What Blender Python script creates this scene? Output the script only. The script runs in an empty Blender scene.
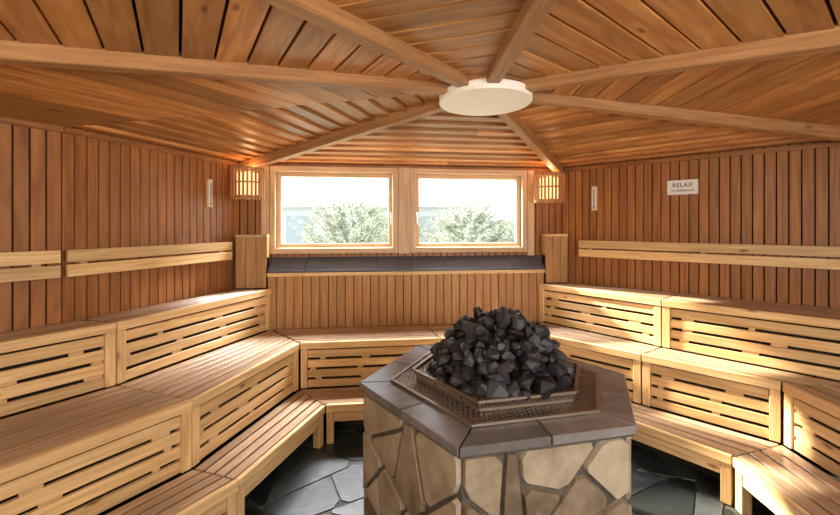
import bpy, math, random
from mathutils import Vector as V
random.seed(7)
sc=bpy.context.scene
try:
    sc.view_settings.view_transform='Standard'
    sc.view_settings.look='None'
except Exception: pass
sc.view_settings.exposure=0.12

# ---------------------------------------------------------------- materials
def newmat(name):
    m=bpy.data.materials.new(name); m.use_nodes=True
    return m,m.node_tree.nodes,m.node_tree.links,m.node_tree.nodes['Principled BSDF']
def wood(name,c1,c2,rough=.45,var=.35,grain=26,bump=.15,spec=.4,knots=True):
    m,N,L,B=newmat(name)
    uv=N.new('ShaderNodeUVMap'); uv.uv_map='UVMap'
    mp=N.new('ShaderNodeMapping'); mp.inputs['Scale'].default_value=(1.6,grain,1)
    L.new(uv.outputs[0],mp.inputs[0])
    n=N.new('ShaderNodeTexNoise'); n.inputs['Scale'].default_value=1.6; n.inputs['Detail'].default_value=5; n.inputs['Distortion'].default_value=.8
    L.new(mp.outputs[0],n.inputs['Vector'])
    r=N.new('ShaderNodeValToRGB'); r.color_ramp.elements[0].position=.3; r.color_ramp.elements[1].position=.72
    r.color_ramp.elements[0].color=(*c1,1); r.color_ramp.elements[1].color=(*c2,1)
    L.new(n.outputs['Fac'],r.inputs[0])
    a=N.new('ShaderNodeAttribute'); a.attribute_name='tint'
    mr=N.new('ShaderNodeMapRange'); mr.inputs['To Min'].default_value=1-var; mr.inputs['To Max'].default_value=1+var*.8
    L.new(a.outputs['Fac'],mr.inputs['Value'])
    mx=N.new('ShaderNodeVectorMath'); mx.operation='SCALE'
    L.new(r.outputs[0],mx.inputs[0]); L.new(mr.outputs[0],mx.inputs['Scale'])
    out=mx.outputs[0]
    if knots:
        mp2=N.new('ShaderNodeMapping'); mp2.inputs['Scale'].default_value=(2.2,6,1)
        L.new(uv.outputs[0],mp2.inputs[0])
        vo=N.new('ShaderNodeTexVoronoi'); vo.inputs['Scale'].default_value=1.3
        L.new(mp2.outputs[0],vo.inputs['Vector'])
        rr=N.new('ShaderNodeValToRGB'); rr.color_ramp.elements[0].position=.03; rr.color_ramp.elements[1].position=.12
        rr.color_ramp.elements[0].color=(.35,.25,.2,1); rr.color_ramp.elements[1].color=(1,1,1,1)
        L.new(vo.outputs['Distance'],rr.inputs[0])
        mu=N.new('ShaderNodeVectorMath'); mu.operation='MULTIPLY'
        L.new(out,mu.inputs[0]); L.new(rr.outputs[0],mu.inputs[1]); out=mu.outputs[0]
    L.new(out,B.inputs['Base Color'])
    B.inputs['Roughness'].default_value=rough
    B.inputs['Specular IOR Level'].default_value=spec
    bp=N.new('ShaderNodeBump'); bp.inputs['Strength'].default_value=bump; bp.inputs['Distance'].default_value=.004
    L.new(n.outputs['Fac'],bp.inputs['Height']); L.new(bp.outputs[0],B.inputs['Normal'])
    return m
def stone(name,c1,c2,c3,rough=.7,scale=6,bump=.5,spec=.4,var=.5):
    m,N,L,B=newmat(name)
    tc=N.new('ShaderNodeTexCoord')
    n=N.new('ShaderNodeTexNoise'); n.inputs['Scale'].default_value=scale; n.inputs['Detail'].default_value=8; n.inputs['Roughness'].default_value=.65
    L.new(tc.outputs['Object'],n.inputs['Vector'])
    a=N.new('ShaderNodeAttribute'); a.attribute_name='tint'
    ad=N.new('ShaderNodeMath'); ad.operation='MULTIPLY_ADD'; ad.inputs[1].default_value=var; 
    L.new(a.outputs['Fac'],ad.inputs[0]); 
    sb=N.new('ShaderNodeMath'); sb.operation='SUBTRACT'; sb.inputs[1].default_value=var*.5
    L.new(n.outputs['Fac'],ad.inputs[2]); L.new(ad.outputs[0],sb.inputs[0])
    r=N.new('ShaderNodeValToRGB'); e=r.color_ramp.elements
    e[0].position=.25; e[0].color=(*c1,1); e[1].position=.8; e[1].color=(*c3,1)
    k=e.new(.5); k.color=(*c2,1)
    L.new(sb.outputs[0],r.inputs[0]); L.new(r.outputs[0],B.inputs['Base Color'])
    B.inputs['Roughness'].default_value=rough; B.inputs['Specular IOR Level'].default_value=spec
    bp=N.new('ShaderNodeBump'); bp.inputs['Strength'].default_value=bump; bp.inputs['Distance'].default_value=.01
    L.new(n.outputs['Fac'],bp.inputs['Height']); L.new(bp.outputs[0],B.inputs['Normal'])
    return m
def plain(name,c,rough=.6,metal=0,em=None,es=0):
    m,N,L,B=newmat(name)
    n=N.new('ShaderNodeTexNoise'); n.inputs['Scale'].default_value=40
    r=N.new('ShaderNodeValToRGB')
    r.color_ramp.elements[0].color=(*[x*.88 for x in c],1); r.color_ramp.elements[1].color=(*[min(1,x*1.08) for x in c],1)
    L.new(n.outputs['Fac'],r.inputs[0]); L.new(r.outputs[0],B.inputs['Base Color'])
    B.inputs['Roughness'].default_value=rough; B.inputs['Metallic'].default_value=metal
    if em: 
        B.inputs['Emission Color'].default_value=(*em,1); B.inputs['Emission Strength'].default_value=es
    return m
M_wall=wood('wall_cedar',(.25,.09,.025),(.44,.185,.056),rough=.40,var=.15,bump=.1,knots=False)
M_ceil=wood('ceiling_cedar',(.36,.132,.033),(.66,.31,.095),rough=.42,var=.34,grain=16)
M_beam=wood('beam_wood',(.32,.145,.05),(.52,.27,.11),rough=.5,var=.15)
M_front=wood('bench_pine',(.58,.35,.14),(.85,.60,.30),rough=.40,var=.2)
M_seat=wood('seat_wood',(.31,.195,.115),(.51,.355,.22),rough=.27,var=.2,knots=False,spec=.6)
M_panel=wood('panel_wood',(.38,.185,.065),(.56,.305,.12),rough=.45,var=.14,knots=False)
M_frame=wood('window_frame_wood',(.56,.37,.20),(.76,.55,.34),rough=.45,var=.1,knots=False)
M_dark=plain('dark_backing',(.025,.012,.006),.9)
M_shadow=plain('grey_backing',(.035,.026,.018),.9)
M_sill=plain('sill_slate',(.085,.10,.135),.35)
M_disc=plain('disc_cream_glow',(.93,.88,.76),.5,0,(1,.88,.68),.12)  # cream disc, slight glow added so the cover looks lit
M_clad=stone('clad_stone',(.15,.105,.065),(.32,.245,.16),(.50,.42,.30),rough=.65,scale=6,var=.5,bump=.8)
M_mortar=stone('mortar',(.07,.06,.05),(.115,.10,.085),(.16,.145,.12),rough=.9,scale=30)
M_rim=stone('rim_slate',(.09,.085,.082),(.18,.165,.158),(.30,.275,.26),rough=.27,scale=4,bump=.25,var=.35)
M_floor=stone('floor_slate',(.014,.018,.018),(.036,.043,.043),(.08,.088,.086),rough=.36,scale=5,bump=.45,var=.65)
M_fmort=stone('floor_mortar',(.05,.05,.048),(.08,.08,.07),(.11,.105,.10),rough=.9,scale=20)
M_rock=stone('rock_dark',(.008,.008,.010),(.020,.020,.024),(.055,.055,.062),rough=.5,scale=14,bump=.8,spec=.5,var=.6)
M_grate=plain('grate_metal',(.33,.26,.20),.38,.7)
M_white=plain('white_paint',(.85,.83,.78),.5)
M_ink=plain('ink',(.03,.03,.03),.6)
M_glow=plain('lamp_glow',(.9,.55,.25),.6,0,(1,.55,.24),1.9)
M_steel=plain('steel',(.5,.5,.5),.3,1)
M_needle=plain('needles',(.24,.30,.21),.7)
M_bark=plain('bark',(.24,.20,.16),.9)
M_snow=plain('outside_ground',(.42,.46,.36),.9)
M_house=plain('outside_render',(.40,.42,.43),.8)
M_hwin=plain('outside_window',(.22,.25,.27),.3)

# ---------------------------------------------------------------- mesh builder
class MB:
    def __init__(s): s.v=[];s.f=[];s.m=[];s.t=[];s.uv=[]
    def poly(s,pts,faces,mat=0,tint=None,ax=None):
        if tint is None: tint=random.random()
        a=V(ax).normalized() if ax is not None else V((1,0,0))
        t=V((0,0,1)) if abs(a.z)<.9 else V((1,0,0))
        b=a.cross(t).normalized(); c=a.cross(b)
        o=random.random()*40; b0=len(s.v)
        P=[V(p) for p in pts]; s.v+= [tuple(p) for p in P]
        for f in faces:
            s.f.append([b0+i for i in f]); s.m.append(mat); s.t.append(tint)
            s.uv.append([(P[i].dot(a)+o,P[i].dot(b)+P[i].dot(c)*.97+o) for i in f])
    def prism(s,bot,top,mat=0,tint=None,ax=None):
        n=len(bot)
        F=[list(range(n))[::-1],list(range(n,2*n))]+[[i,(i+1)%n,n+(i+1)%n,n+i] for i in range(n)]
        s.poly(list(bot)+list(top),F,mat,tint,ax)
    def slab(s,q,z0,z1,mat=0,tint=None,ax=None):
        s.prism([(p[0],p[1],z0) for p in q],[(p[0],p[1],z1) for p in q],mat,tint,ax)
    def bar(s,p0,p1,w,h,mat=0,tint=None,up=(0,0,1)):
        p0=V(p0);p1=V(p1);d=(p1-p0).normalized();u=V(up)
        if abs(d.dot(u))>.98:u=V((1,0,0))
        r=d.cross(u).normalized()*w/2; u=r.cross(d).normalized()*h/2
        s.prism([p0-r-u,p0+r-u,p0+r+u,p0-r+u],[p1-r-u,p1+r-u,p1+r+u,p1-r+u],mat,tint,d)
    def cyl(s,c,r0,r1,z0,z1,n=24,mat=0,tint=.5):
        A=[(c[0]+r0*math.cos(2*math.pi*i/n),c[1]+r0*math.sin(2*math.pi*i/n),z0) for i in range(n)]
        B=[(c[0]+r1*math.cos(2*math.pi*i/n),c[1]+r1*math.sin(2*math.pi*i/n),z1) for i in range(n)]
        s.prism(A,B,mat,tint,(0,0,1))
    def make(s,name,mats,bevel=0,parent=None,fix=True):
        me=bpy.data.meshes.new(name); me.from_pydata(s.v,[],s.f)
        for m in mats: me.materials.append(m)
        me.polygons.foreach_set('material_index',s.m)
        at=me.attributes.new('tint','FLOAT','FACE'); at.data.foreach_set('value',s.t)
        ul=me.uv_layers.new(name='UVMap'); k=0
        flat=[c for uv in s.uv for p in uv for c in p]
        ul.data.foreach_set('uv',flat)
        if fix:
            import bmesh
            bm=bmesh.new(); bm.from_mesh(me); bmesh.ops.recalc_face_normals(bm,faces=bm.faces); bm.to_mesh(me); bm.free()
        ob=bpy.data.objects.new(name,me); sc.collection.objects.link(ob)
        if bevel:
            bv=ob.modifiers.new('bev','BEVEL'); bv.width=bevel; bv.segments=1; bv.limit_method='ANGLE'
        if parent: ob.parent=parent
        return ob
def lerp(a,b,t): return tuple(a[i]+(b[i]-a[i])*t for i in range(len(a)))
def d2(a,b): return math.hypot(b[0]-a[0],b[1]-a[1])

# ---------------------------------------------------------------- room
ZW=2.2; EYE=1.6
P1=(-1.69,3.75);P2=(1.47,4.14);V3=(3.13,2.58);V4=(3.0,.29);V5=(.41,-1.8);V6=(-1.98,-1.0);V7=(-3.09,.83);W=(-2.127,2.376)
poly=[P1,P2,V3,V4,V5,V6,V7,W]
C=(.39,2.4,2.44)
def wall(name,A,B,openings=(),z0=0,z1=ZW,bw=.07,gap=.008,thick=.12):
    mb=MB(); L=d2(A,B); d=((B[0]-A[0])/L,(B[1]-A[1])/L); n=(d[1],-d[0])
    P=lambda u,v:(A[0]+d[0]*u+n[0]*v,A[1]+d[1]*u+n[1]*v)
    def block(u0,u1,za,zb,v0,v1,m,ax=(0,0,1)):
        if u1-u0<.002 or zb-za<.002:return
        mb.slab([P(u0,v0),P(u1,v0),P(u1,v1),P(u0,v1)],za,zb,m,None,ax)
    E=.015
    if not openings: block(-E,L+E,z0-.1,z1+.05,-thick,-.02,1)
    for (a,b,c,e) in openings:
        block(-E,a,z0-.1,z1+.05,-thick,-.02,1);block(b,L+E,z0-.1,z1+.05,-thick,-.02,1)
        block(a,b,z0-.1,c,-thick,-.02,1);block(a,b,e,z1+.05,-thick,-.02,1)
    # outer cladding closes the corners
    for (a,b,c,e) in openings:
        block(-.1,a,z0-.1,z1+.05,-thick-.02,-thick-.001,1);block(b,L+.1,z0-.1,z1+.05,-thick-.02,-thick-.001,1)
    if not openings: block(-.1,L+.1,z0-.1,z1+.05,-thick-.02,-thick-.001,1)
    n_b=max(1,round(L/bw)); w=L/n_b
    for i in range(n_b):
        u0=i*w+gap/2;u1=(i+1)*w-gap/2
        segs=[(u0,u1,z0,z1)]
        for (a,b,c,e) in openings:
            if u1>a and u0<b:
                segs=[(u0,u1,z0,c),(u0,u1,e,z1)]
                if u0<a: segs.append((u0,a,c,e))
                if u1>b: segs.append((b,u1,c,e))
        for sg in segs: block(sg[0],sg[1],sg[2],sg[3],-.02,0,0)
    return mb.make(name,[M_wall,M_dark],.002)
OPEN=(.274,2.80,1.337,2.167)
wall('wall_back',P1,P2,[OPEN])
wall('wall_right',P2,V3);wall('wall_right_side',V3,V4)
wall('wall_front_right',V4,V5,[(.7,2.7,.9,2.0)])  # unseen opening added to let light in behind the camera
wall('wall_front_left',V5,V6)
wall('wall_left_side',V6,V7);wall('wall_left_near',V7,W);wall('wall_left',W,P1)
# ceiling (lapped boards, one facet per wall)
mb=MB()
for i in range(8):
    A=poly[i];B=poly[(i+1)%8]
    A3=(*A,ZW);B3=(*B,ZW)
    H=(V(B3)-V(A3)).cross(V(C)-V(A3)).length/(V(B3)-V(A3)).length
    n=max(6,int(H/.13))
    ax=V(B3)-V(A3)
    for k in range(n):
        t0=k/n;t1=min(.995,(k+1)/n)
        gg=.0045/H*1.3
        a0=lerp(A3,C,t0+gg);b0=lerp(B3,C,t0+gg);a1=lerp(A3,C,t1-gg);b1=lerp(B3,C,t1-gg)
        LL=(V(b0)-V(a0)).length
        cuts=[0]
        if LL>1.4: cuts.append(random.uniform(.25,.75))
        cuts.append(1)
        for c0,c1 in zip(cuts[:-1],cuts[1:]):
            g=.0015/LL if LL>0 else 0
            q=[lerp(a0,b0,c0+g),lerp(a0,b0,c1-g),lerp(a1,b1,c1-g),lerp(a1,b1,c0+g)]
            dz=[.018,.018,.0,.0] if i in (0,1,7) else [.0,.0,.004,.004]
            bot=[(p[0],p[1],p[2]+z-.018) for p,z in zip(q,dz)]
            top=[(p[0],p[1],p[2]+.022) for p in q]
            mb.prism(bot,top,0,None,ax)
for i in range(8):
    A=poly[i];B=poly[(i+1)%8]
    cx=lambda p:(p[0]+(p[0]-C[0])*.05,p[1]+(p[1]-C[1])*.05)
    A=cx(A);B=cx(B)
    mb.prism([(*A,ZW+.03),(*B,ZW+.03),(C[0],C[1],C[2]+.04)],[(*A,ZW+.12),(*B,ZW+.12),(C[0],C[1],C[2]+.13)],1,.5)
mb.make('ceiling',[M_ceil,M_dark])
for k,p in enumerate([P1,P2,V3,V4,V5,V6,V7]):
    m=MB(); e=lerp((C[0],C[1]),p,.985)
    s=lerp((C[0],C[1]),p,.06)
    m.bar((s[0],s[1],2.40),(e[0],e[1],ZW-.055),.072,.08,0,.5)
    m.make('ceiling_beam',[M_beam],.006)
m=MB()
for i in range(8):
    A=poly[i];B=poly[(i+1)%8]; L=d2(A,B); d=((B[0]-A[0])/L,(B[1]-A[1])/L); n=(d[1],-d[0])
    o=.013
    m.bar((A[0]+n[0]*o,A[1]+n[1]*o,ZW-.03),(B[0]+n[0]*o,B[1]+n[1]*o,ZW-.03),.024,.03,0,.3)
m.make('trim_1',[M_wall])
m=MB(); m.cyl((C[0],C[1]),.275,.275,2.335,2.385,64,0); m.cyl((C[0],C[1]),.22,.22,2.385,2.41,32,0)
m.make('ceiling_disc',[M_disc],.004)

# polygon clip / crazy paving
def clip(pl,px,py,nx,ny):
    out=[]
    for i in range(len(pl)):
        a=pl[i];b=pl[(i+1)%len(pl)]
        da=(a[0]-px)*nx+(a[1]-py)*ny; db=(b[0]-px)*nx+(b[1]-py)*ny
        if da<=0: out.append(a)
        if da*db<0:
            t=da/(da-db); out.append((a[0]+(b[0]-a[0])*t,a[1]+(b[1]-a[1])*t))
    return out
def area_(pl): return abs(sum(pl[i][0]*pl[(i+1)%len(pl)][1]-pl[(i+1)%len(pl)][0]*pl[i][1] for i in range(len(pl))))/2
def cells(x0,x1,y0,y1,sp,gap):
    R=[];st=[[(x0,y0),(x1,y0),(x1,y1),(x0,y1)]]
    while st:
        pl=st.pop()
        if len(pl)<3: continue
        A=area_(pl)
        if A<sp*sp*random.uniform(.65,1.5):
            if A>.02*sp*sp: R.append(pl)
            continue
        cx=sum(p[0] for p in pl)/len(pl);cy=sum(p[1] for p in pl)/len(pl)
        best=max(((p,q) for p in pl for q in pl),key=lambda k:d2(*k))
        an=math.atan2(best[1][1]-best[0][1],best[1][0]-best[0][0])+random.uniform(-.6,.6)
        L=d2(*best)
        o=random.uniform(-.14,.14)*L
        nx,ny=math.cos(an),math.sin(an)
        px,py=cx+nx*o,cy+ny*o
        st.append(clip(pl,px-nx*gap/2,py-ny*gap/2,nx,ny))
        st.append(clip(pl,px+nx*gap/2,py+ny*gap/2,-nx,-ny))
    out=[]
    for pl in R:
        q=[];n=len(pl)
        for i in range(n):
            p,a,b=pl[i],pl[i-1],pl[(i+1)%n]
            la,lb=d2(p,a),d2(p,b); c=min(la,lb)*random.uniform(.05,.25); c=min(c,sp*.16)
            if c<.004: q.append(p); continue
            q.append(lerp(p,a,c/la)); q.append(lerp(p,b,c/lb))
        out.append(q)
    return out
def inset(pl,f):
    cx=sum(p[0] for p in pl)/len(pl);cy=sum(p[1] for p in pl)/len(pl)
    return [(cx+(p[0]-cx)*f,cy+(p[1]-cy)*f) for p in pl]
m=MB()
m.prism([(p[0],p[1],-.12) for p in poly],[(p[0],p[1],-.006) for p in poly],1,.5)
for pl in cells(-1.9,2.6,.3,3.7,.36,.010):
    m.prism([(p[0],p[1],-.006) for p in pl],[(p[0],p[1],0) for p in inset(pl,.99)],0)
m.make('floor',[M_floor,M_fmort])

# ---------------------------------------------------------------- window wall parts
Lb=d2(P1,P2); db=((P2[0]-P1[0])/Lb,(P2[1]-P1[1])/Lb); nb=(db[1],-db[0])
def BP(u,v): return (P1[0]+db[0]*u+nb[0]*v,P1[1]+db[1]*u+nb[1]*v)
def bblock(m,u0,u1,v0,v1,z0,z1,mat=0,tint=None,ax=None):
    if ax is None: ax=(0,0,1) if (z1-z0)>(u1-u0) else (*db,0)
    m.slab([BP(u0,v0),BP(u1,v0),BP(u1,v1),BP(u0,v1)],z0,z1,mat,tint,ax)
def window(name,u0,u1,hside):
    m=MB(); z0,z1=OPEN[2],OPEN[3]
    f=.05
    for (w,v0,v1,e) in ((f,-.13,.03,0),(.038,-.09,-.03,f+.004)):
        a,b,c,d=u0+e,u1-e,z0+e,z1-e
        bblock(m,a,a+w,v0,v1,c,d,0);bblock(m,b-w,b,v0,v1,c,d,0)
        bblock(m,a+w,b-w,v0,v1,c,c+w,0);bblock(m,a+w,b-w,v0,v1,d-w,d,0)
    hu=u1-f-.02 if hside>0 else u0+f+.02
    bblock(m,hu-.012,hu+.012,-.03,-.015,1.66,1.74,1);bblock(m,hu-.006,hu+.006,-.015,.01,1.70,1.715,1);bblock(m,hu-.008,hu+.008,0,.012,1.62,1.715,1)
    m.make(name,[M_frame,M_steel],.003)
window('window_1',.276,1.485,1);window('window_2',1.605,2.798,-1)
m=MB(); bblock(m,1.487,1.603,-.12,.045,1.33,2.168); m.make('trim_2',[M_frame],.004)
m=MB(); bblock(m,.20,.272,0.002,.03,1.3,2.165);bblock(m,2.802,2.87,0.002,.03,1.3,2.165); m.make('trim_3',[M_frame],.003)
m=MB()
for k in range(8):
    a=.285+k*.3315; b=a+.3275
    def sp(u,v,z): return (*BP(u,v),z)
    lo=[sp(a,.002,1.288),sp(b,.002,1.288),sp(b,.135,1.172),sp(a,.135,1.172)]
    m.prism(lo,[(p[0],p[1],p[2]+.014) for p in lo],0)
    lo=[sp(a,-.12,1.314),sp(b,-.12,1.314),sp(b,.001,1.289),sp(a,.001,1.289)]
    m.prism(lo,[(p[0],p[1],p[2]+.014) for p in lo],0)
m.make('window_sill',[M_sill],0)
m=MB()
N=34
for i in range(N):
    w=2.655/N; u0=.28+w*i; bblock(m,u0+.003,u0+w-.003,.10,.12,.55,1.135,0)
bblock(m,.28,2.935,.02,.098,.02,1.135,1)
bblock(m,.28,2.935,.10,.15,1.137,1.168,2,.7)
m.make('window_wainscot',[M_panel,M_dark,M_front],.002)
for (a,b) in ((.004,.272),(2.947,3.176)):
    m=MB(); bblock(m,a+.003,b-.003,.035,.115,.002,1.49,1)
    k=3
    for i in range(k):
        w=(b-a)/k; bblock(m,a+i*w+.002,a+(i+1)*w-.002,.116,.135,1.036,1.495,0)
    bblock(m,(b-.002 if a<1 else a-.008),(b+.008 if a<1 else a+.002),.035,.135,1.31,1.495,0)
    bblock(m,a,b+.01 if a<1 else b,.035,.15,1.496,1.52,2)
    m.make('bench_end_panel',[M_panel,M_dark,M_front],.002)

# ---------------------------------------------------------------- benches
ZL,ZM,ZU=.29,.66,1.03
def bench(b0,b1,f0,f1,zt,zb,ns,legs=False,midpost=0):
    m=MB()
    L=d2(f0,f1); d=((f1[0]-f0[0])/L,(f1[1]-f0[1])/L)
    n=(-d[1],d[0])
    mb_=lerp(b0,b1,.5)
    if (mb_[0]-f0[0])*n[0]+(mb_[1]-f0[1])*n[1]<0: n=(-n[0],-n[1])
    wd=abs((mb_[0]-f0[0])*n[0]+(mb_[1]-f0[1])*n[1])
    fr=.034/wd; e=.004/L
    b0,b1=lerp(b0,b1,e),lerp(b0,b1,1-e); f0,f1=lerp(f0,f1,e),lerp(f0,f1,1-e)
    S=1-fr
    for i in range(ns):
        g=.0075/wd
        s0=S*i/ns+g; s1=S*(i+1)/ns-g
        m.slab([lerp(b0,f0,s0),lerp(b1,f1,s0),lerp(b1,f1,s1),lerp(b0,f0,s1)],zt-.028,zt,1,None,(*d,0))
    nbr=max(2,int(L/.5)+1)
    for i in range(nbr):
        t0=.02+(.96-.05/L)*i/(nbr-1); t1=t0+.045/L
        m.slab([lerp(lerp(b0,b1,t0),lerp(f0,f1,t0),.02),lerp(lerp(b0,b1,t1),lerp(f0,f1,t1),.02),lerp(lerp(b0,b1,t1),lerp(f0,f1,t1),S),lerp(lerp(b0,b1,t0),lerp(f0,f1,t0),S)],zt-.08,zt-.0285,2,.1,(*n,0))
    def F(u,v): return (f0[0]+d[0]*u+n[0]*v,f0[1]+d[1]*u+n[1]*v)
    L=d2(f0,f1)
    def fb(u0,u1,v0,v1,z0,z1,mat=0,tint=None):
        m.slab([F(u0,v0),F(u1,v0),F(u1,v1),F(u0,v1)],z0,z1,mat,tint,(0,0,1) if z1-z0>u1-u0 else (*d,0))
    fb(0,L,0,.03,zt-.052,zt+.001,0,.75)
    posts=[0,L-.055]
    if midpost: posts.insert(1,L*midpost)
    if legs:
        for u in posts: fb(u+.002,u+.053,.012,.07,zb+.001,zt-.054,0,.5)
        fb(.055,L-.055,.016,.036,zt-.13,zt-.06,0,.5)
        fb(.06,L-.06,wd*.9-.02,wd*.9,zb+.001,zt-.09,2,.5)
    else:
        for u in posts: fb(u+.002,u+.053,.006,.07,zb+.002,zt-.054,0,.75)
        z0=zb+.003; z1=zt-.066; rows=4; gap=.02; h=(z1-z0-gap*(rows-1))/rows
        for (ua,ub) in zip(posts[:-1],posts[1:]):
            ua+=.054
            for r in range(rows):
                za=z0+r*(h+gap); fb(ua,ub,.018,.038,za,za+h,0)
                if r<rows-1:
                    u=ua+random.uniform(0,.10)
                    while u<ub:
                        w=random.uniform(.03,.10); 
                        fb(u,min(ub,u+w),.022,.036,za+h,za+h+gap,0,.35)
                        u+=w+random.uniform(.26,.46)
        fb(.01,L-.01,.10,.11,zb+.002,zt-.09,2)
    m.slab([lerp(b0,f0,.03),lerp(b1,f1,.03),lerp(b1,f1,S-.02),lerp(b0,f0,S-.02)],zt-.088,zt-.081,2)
    m.make('sauna_bench',[M_front,M_seat,M_shadow],.003)
LBu0=(-1.665,3.605);U_f0=(-1.35,3.645)
UJ_b=(-2.07,2.47);UJ_f=(-1.785,2.36)
MJ=(-1.225,2.16);LJ=(-.93,2.06)
MC=(-.965,3.21);LC=(-.69,2.92)
a=(-.53,-.85)
def ad(p,k): return (p[0]+a[0]*k,p[1]+a[1]*k)
bench(LBu0,UJ_b,U_f0,UJ_f,ZU,ZM,5)
bench((-2.09,2.43),(-2.80,1.28),UJ_f,ad(UJ_f,1.45),ZU,ZM,5)
bench((-1.355,3.62),UJ_f,MC,MJ,ZM,ZL,7)
bench(UJ_f,ad(UJ_f,1.4),MJ,ad(MJ,1.35),ZM,ZL,7)
bench(MC,MJ,LC,LJ,ZL,0,4,legs=True)
bench(MJ,ad(MJ,1.3),LJ,ad(LJ,1.25),ZL,0,4,legs=True)
U0=(1.17,3.965);U1=(1.87,3.10);U2=(2.60,2.34)
M0=(1.065,3.46);M1=(1.62,2.93);M2=(2.17,2.40)
L0=(1.06,3.12);L2=(1.77,2.27)
mb0=BP(.325,.125);mb1=(1.13,3.96)
bench(mb0,lerp(mb0,mb1,.56),MC,lerp(MC,M0,.56),ZM,ZL,6)
bench(lerp(mb0,mb1,.56),mb1,lerp(MC,M0,.56),M0,ZM,ZL,6)
bench(MC,M0,LC,L0,ZL,0,4,legs=True,midpost=.5)
wr=lambda t:(P2[0]+(V3[0]-P2[0])*t-.006,P2[1]+(V3[1]-P2[1])*t-.008)
bench((1.485,4.0),wr(.46),U0,U1,ZU,ZM,5)
bench(wr(.462),wr(.985),U1,U2,ZU,ZM,5)
bench(wr(.99),(2.99,.6),U2,(2.52,.6),ZU,ZM,5)
bench(U0,U1,M0,M1,ZM,ZL,5)
bench(U1,U2,M1,M2,ZM,ZL,5)
bench(U2,(2.52,.7),M2,(2.1,.7),ZM,ZL,5)
bench(M0,M2,L0,L2,ZL,0,4,legs=True)
bench(M2,(2.1,.75),L2,(1.70,.75),ZL,0,4,legs=True)

def backrest(A,B,u0,u1,o=.05):
    L=d2(A,B); d=((B[0]-A[0])/L,(B[1]-A[1])/L); n=(d[1],-d[0])
    P=lambda u,v:(A[0]+d[0]*u+n[0]*v,A[1]+d[1]*u+n[1]*v)
    m=MB()
    for z0,z1 in ((1.30,1.372),(1.386,1.46)):
        m.slab([P(u0,o),P(u1,o),P(u1,o+.024),P(u0,o+.024)],z0,z1,0,None,(*d,0))
    k=max(2,int((u1-u0)/.7)+1)
    for i in range(k):
        u=u0+.08+(u1-u0-.2)*i/(k-1)
        m.slab([P(u,.001),P(u+.04,.001),P(u+.04,o-.001),P(u,o-.001)],1.31,1.45,0,.2,(0,0,1))
    m.make('bench_backrest',[M_front],.003)
Lw=d2(W,P1)
backrest(W,P1,-.01,Lw-.17)
Lv=d2(V7,W); backrest(V7,W,.25,Lv-.025)
Lr=d2(P2,V3); backrest(P2,V3,.2,Lr-.06)
backrest(V3,V4,.08,1.7)

# ---------------------------------------------------------------- stove
SC=(.42,2.1)
angs=[5,67,127,184,247,312];RR=[.69,.68,.73,.735,.72,.67]
def hexa(k,add=0): return [(SC[0]+(r*k+add)*math.cos(math.radians(t)),SC[1]+(r*k+add)*math.sin(math.radians(t))) for t,r in zip(angs,RR)]
emp=bpy.data.objects.new('sauna_stove',None); sc.collection.objects.link(emp)
m=MB(); H=hexa(1,-.04)
m.prism([(*p,0.001) for p in H],[(*p,.752) for p in H],1,.4)
random.seed(58)
for i in range(6):
    A=H[i];B=H[(i+1)%6];L=d2(A,B);d=((B[0]-A[0])/L,(B[1]-A[1])/L);n=(d[1],-d[0])
    for pl in cells(0.004,L-.004,.01,.75,.20,.013):
        if len(pl)<3: continue
        T=random.uniform(.016,.026)
        f=lambda p,v:(A[0]+d[0]*p[0]+n[0]*v,A[1]+d[1]*p[0]+n[1]*v,p[1])
        m.prism([f(p,-.002) for p in pl],[f(p,T) for p in inset(pl,.95)],0)
m.make('stone_body',[M_clad,M_mortar],.004,emp)
m=MB(); O=hexa(1);I=hexa(.74)
for i in range(6):
    j=(i+1)%6
    for s0,s1 in ((0,.5),(.5,1)):
        g=.004
        m.slab([lerp(O[i],O[j],s0+g),lerp(O[i],O[j],s1-g),lerp(I[i],I[j],s1-g),lerp(I[i],I[j],s0+g)],.764,.80,0)
m.prism([(*p,.7525) for p in hexa(.985)],[(*p,.7635) for p in hexa(.985)],1,.2)
m.make('stone_rim',[M_rim,M_mortar],.004,emp)
m=MB(); K=hexa(.735); m.prism([(*p,.7638) for p in K],[(*p,.775) for p in K],0)
m.make('stove_bed',[M_dark],0,emp)
def lattice(m,pl,z,sp,w,angles):
    cx=sum(p[0] for p in pl)/len(pl);cy=sum(p[1] for p in pl)/len(pl)
    for A in angles:
        dx,dy=math.cos(A),math.sin(A);nx,ny=-dy,dx
        for k in range(-60,61):
            o=k*sp; hits=[]
            for i in range(len(pl)):
                a_=pl[i];b_=pl[(i+1)%len(pl)]
                da=(a_[0]-cx)*nx+(a_[1]-cy)*ny-o;dbb=(b_[0]-cx)*nx+(b_[1]-cy)*ny-o
                if da*dbb<0:
                    t=da/(da-dbb);hits.append(lerp(a_,b_,t))
            if len(hits)==2: m.bar((*hits[0],z),(*hits[1],z),w,.004,0,.5)
m=MB(); G=hexa(.77)
lattice(m,G,.806,.022,.006,(.5,1.5,2.55))
for i in range(6): m.bar((*G[i],.808),(*G[(i+1)%6],.808),.014,.010,0,.5)
m.make('grate_plate',[M_grate],0,emp)
m=MB(); T0=hexa(.59);T1=hexa(.62)
for i in range(6):
    j=(i+1)%6
    m.bar((*T0[i],.816),(*T0[j],.816),.014,.012);m.bar((*T1[i],.858),(*T1[j],.858),.014,.010)
    for k in range(30):
        for sh in (-1,1):
            t=k/30;t2=min(1,max(0,t+sh/30))
            m.bar((*lerp(T0[i],T0[j],t),.818),(*lerp(T1[i],T1[j],t2),.856),.006,.004)
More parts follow.
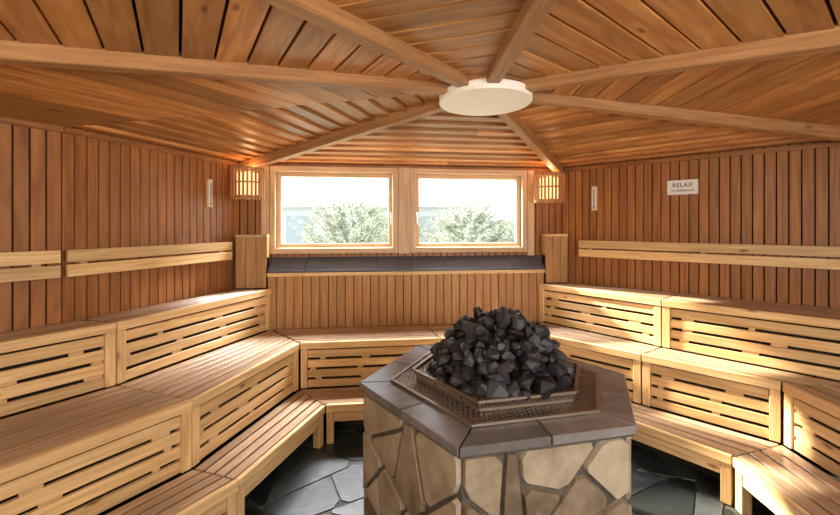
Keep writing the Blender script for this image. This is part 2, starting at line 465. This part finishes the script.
lattice(m,hexa(.615),.848,.022,.008,(.5,1.5,2.55))
m.make('grate_tray',[M_grate],0,emp)
import bmesh
def rock(m,c,r):
    bm=bmesh.new()
    sx,sy,sz=[random.uniform(.75,1.25) for _ in range(3)]
    for _ in range(18):
        v=V((random.gauss(0,1),random.gauss(0,1),random.gauss(0,1))).normalized()
        k=random.uniform(.85,1.05)
        bm.verts.new((c[0]+v.x*r*sx*k,c[1]+v.y*r*sy*k,c[2]+v.z*r*sz*.9*k))
    bmesh.ops.convex_hull(bm,input=bm.verts)
    bm.verts.index_update()
    used=sorted({v.index for f in bm.faces for v in f.verts}); mp={u:i for i,u in enumerate(used)}
    bm.verts.ensure_lookup_table()
    m.poly([tuple(bm.verts[u].co) for u in used],[[mp[v.index] for v in f.verts] for f in bm.faces],0)
    bm.free()
m=MB(); RC=(.41,2.08)
z=.865; 
while z<1.17:
    q=(z-.86)/.315; R=.31*(1-q)**.72+.02
    rr=R
    while rr>-.01 and rr>R-.14:
        nn=max(1,int(2*math.pi*max(rr,.01)/.066))
        o=random.random()*6
        for k in range(nn):
            an=o+2*math.pi*k/nn+random.uniform(-.12,.12)
            r2=max(0,rr+random.uniform(-.025,.025))
            rock(m,(RC[0]+r2*math.cos(an)*1.04,RC[1]+r2*math.sin(an),z+random.uniform(-.015,.02)),random.uniform(.026,.056))
        rr-=.065
    z+=.044
m.cyl(RC,.28,.04,.85,1.07,16,0,.2)
m.make('stove_rocks',[M_rock],.004,emp,fix=True)

# ---------------------------------------------------------------- lamps, thermometers, sign
def lamp(c,z0,z1,r,corner):
    e=bpy.data.objects.new('wall_lamp',None); sc.collection.objects.link(e)
    m=MB()
    for z in (z0,z0+(z1-z0)*.5,z1-.012):
        n=24
        for k in range(n):
            a0=2*math.pi*k/n;a1=2*math.pi*(k+1)/n
            m.bar((c[0]+r*.95*math.cos(a0),c[1]+r*.95*math.sin(a0),z+.006),(c[0]+r*.95*math.cos(a1),c[1]+r*.95*math.sin(a1),z+.006),.01,.014,0,.5)
    n=26
    for k in range(n):
        a0=2*math.pi*k/n
        m.bar((c[0]+r*math.cos(a0),c[1]+r*math.sin(a0),z0-.006),(c[0]+r*math.cos(a0),c[1]+r*math.sin(a0),z1+.006),.018,.008,0,None,(math.cos(a0),math.sin(a0),0))
    m.bar((c[0],c[1],z0+.03),(corner[0],corner[1],z0+.03),.05,.02,0,.3)
    m.bar((c[0],c[1],z1-.03),(corner[0],corner[1],z1-.03),.05,.02,0,.3)
    m.make('lamp_shade',[M_panel],0,e)
    m=MB(); m.cyl(c,r*.7,r*.7,z0+.035,z1-.04,20,0); m.make('lamp_glass',[M_glow],0,e)
    l=bpy.data.lights.new('lamp_bulb','POINT'); l.energy=1.8; l.color=(1,.6,.3); l.shadow_soft_size=.04
    o=bpy.data.objects.new('lamp_bulb',l); sc.collection.objects.link(o); o.location=(c[0],c[1],z1-.02); o.parent=e
lamp((-1.525,3.55),1.845,2.105,.14,(-1.655,3.70))
lamp((1.265,3.91),1.835,2.105,.14,(1.43,4.07))
def onwall(A,B,u,v):
    L=d2(A,B); d=((B[0]-A[0])/L,(B[1]-A[1])/L); n=(d[1],-d[0]); return (A[0]+d[0]*u+n[0]*v,A[1]+d[1]*u+n[1]*v)
def thermo(A,B,u,z):
    m=MB(); q=lambda a,b,c,e:[onwall(A,B,u+a,c),onwall(A,B,u+b,c),onwall(A,B,u+b,e),onwall(A,B,u+a,e)]
    m.slab(q(-.028,.028,.001,.016),z-.12,z+.12,0,.9,(0,0,1))
    m.slab(q(-.02,.02,.017,.021),z-.11,z+.11,1)
    m.slab(q(-.003,.003,.022,.028),z-.085,z+.085,2)
    m.slab(q(-.007,.007,.022,.03),z-.1,z-.085,2)
    m.make('thermometer',[M_front,M_white,M_ink],.002)
thermo(W,P1,Lw-.36,1.88)
thermo(P2,V3,.33,1.87)
us=1.06; m=MB()
q=lambda a,b,c,e:[onwall(P2,V3,us+a,c),onwall(P2,V3,us+b,c),onwall(P2,V3,us+b,e),onwall(P2,V3,us+a,e)]
m.slab(q(-.11,.11,.001,.012),1.87,1.99,0)
for a_,b_,z0,z1 in ((-.11,.11,1.985,1.992),(-.11,.11,1.868,1.875),(-.112,-.105,1.868,1.992),(.105,.112,1.868,1.992)): m.slab(q(a_,b_,.001,.016),z0,z1,0)
sg=m.make('wall_sign',[M_white,M_frame])
def text(s,size,z):
    c=bpy.data.curves.new('lettering','FONT'); c.body=s; c.size=size; c.align_x='CENTER'; c.extrude=.001
    o=bpy.data.objects.new('lettering',c); sc.collection.objects.link(o)
    p=onwall(P2,V3,us,.0135); o.location=(p[0],p[1],z)
    ang=math.atan2(V3[1]-P2[1],V3[0]-P2[0]); o.rotation_euler=(math.pi/2,0,ang); c.materials.append(M_ink); o.parent=sg
text('RELAX',.05,1.933);text('im Ruheraum',.03,1.894)

# ---------------------------------------------------------------- outside
m=MB(); m.slab([(-14,4.6),(16,4.6),(20,40),(-18,40)],-.3,-.1,0); m.make('garden_ground',[M_snow])
def shrub(c,r,h,seed,nb=480):
    random.seed(seed); m=MB()
    for s in range(7):
        a0=random.random()*6.28; m.bar((c[0],c[1],-.1),(c[0]+.25*math.cos(a0),c[1]+.25*math.sin(a0),h*.6),.04,.04,1)
    for i in range(nb):
        an=random.random()*6.283; ph=random.random()**.8
        zz=h*(.3+.52*ph)+random.uniform(-.12,.12); rad=r*math.sqrt(max(.10,1-ph**3))*random.uniform(.15,1)
        s=V((c[0]+rad*math.cos(an),c[1]+rad*math.sin(an)*.7,zz))
        d=V((math.cos(an)*1.0+random.gauss(0,.4),math.sin(an)*.7+random.gauss(0,.4),random.uniform(.3,1.5))).normalized()
        L=random.uniform(.15,.42)
        m.bar(s,s+d*L,.008,.008,1)
        for k in range(12):
            p=s+d*L*(k/12)
            for j in range(4):
                w=V((random.gauss(0,1),random.gauss(0,1),random.gauss(0,1))).normalized()
                t=(d*.8+w).normalized(); l=random.uniform(.045,.09); sd=t.cross(w).normalized()*.0045
                if sd.length<1e-4: continue
                m.poly([p-sd,p+sd,p+t*l],[[0,1,2]],0)
    m.make('pine_shrub',[M_needle,M_bark],fix=False)
shrub((-1.08,6.3,0),.78,2.25,3);shrub((.80,6.4,0),.70,2.15,5);shrub((-.7,9.5,0),1.3,2.0,9);shrub((2.3,9.8,0),1.2,1.9,12)
random.seed(11)
m=MB()
m.slab([(-9,15),(1.5,15),(1.5,19),(-9,19)],-.1,2.3,0)
m.prism([(-9.3,14.6,2.3),(1.8,14.6,2.3),(1.8,19.4,2.3),(-9.3,19.4,2.3)],[(-9,16.9,3.0),(1.5,16.9,3.0),(1.5,17.1,3.0),(-9,17.1,3.0)],0)
for k in range(6):
    x=-8.2+k*1.6; m.slab([(x,14.95),(x+1.0,14.95),(x+1.0,14.995),(x,14.995)],.9,1.95,1)
m.make('garden_house',[M_house,M_hwin,M_white])
m=MB()
for k in range(14):
    x=1.7+k*.55; m.slab([(x,12.5),(x+.12,12.5),(x+.12,12.6),(x,12.6)],-.1,1.75,0)
for z in (.5,1.1,1.65): m.slab([(1.7,12.61),(9,12.61),(9,12.66),(1.7,12.66)],z,z+.12,0)
m.make('garden_fence',[M_house])

# ---------------------------------------------------------------- light
w=bpy.data.worlds.new('World'); sc.world=w; w.use_nodes=True
bg=w.node_tree.nodes['Background']; bg.inputs[0].default_value=(.88,.94,1,1); bg.inputs[1].default_value=3.8
def sun(dirv,e,col,ang):
    l=bpy.data.lights.new('sun_light','SUN'); l.energy=e; l.color=col; l.angle=ang
    o=bpy.data.objects.new('sun_light',l); sc.collection.objects.link(o)
    o.rotation_euler=V(dirv).to_track_quat('-Z','Y').to_euler(); o.location=(-3,9,6)
sun((1,-.80,-.74),30,(1,.88,.72),math.radians(2.5))
def area(name,loc,dirv,sx,sy,e,col):
    l=bpy.data.lights.new(name,'AREA'); l.shape='RECTANGLE'; l.size=sx; l.size_y=sy; l.energy=e; l.color=col
    o=bpy.data.objects.new(name,l); sc.collection.objects.link(o); o.location=loc
    o.rotation_euler=V(dirv).to_track_quat('-Z','Y').to_euler()
wc=BP(1.54,-1.35)
area('window_daylight',(wc[0],wc[1],3.5),(.1,-1,-1.2),2.6,.7,700,(.97,.97,1))
area('rear_fill_right',(1.55,-.75,1.5),(-.35,1,.12),1.9,1.0,46,(1,.94,.85))  # added fill light behind the camera, no known window there
area('rear_fill_left',(-1.0,-.5,1.7),(.2,1,.15),1.4,.5,27,(1,.87,.70))  # second added fill, warm, not a fixture of the room

cam=bpy.data.cameras.new('camera'); co=bpy.data.objects.new('camera',cam); sc.collection.objects.link(co)
co.location=(0,0,EYE); co.rotation_euler=(math.radians(90),0,0)
cam.sensor_width=36; cam.lens=36*400/840; cam.shift_y=-31.5/840; cam.clip_start=.02
sc.camera=co
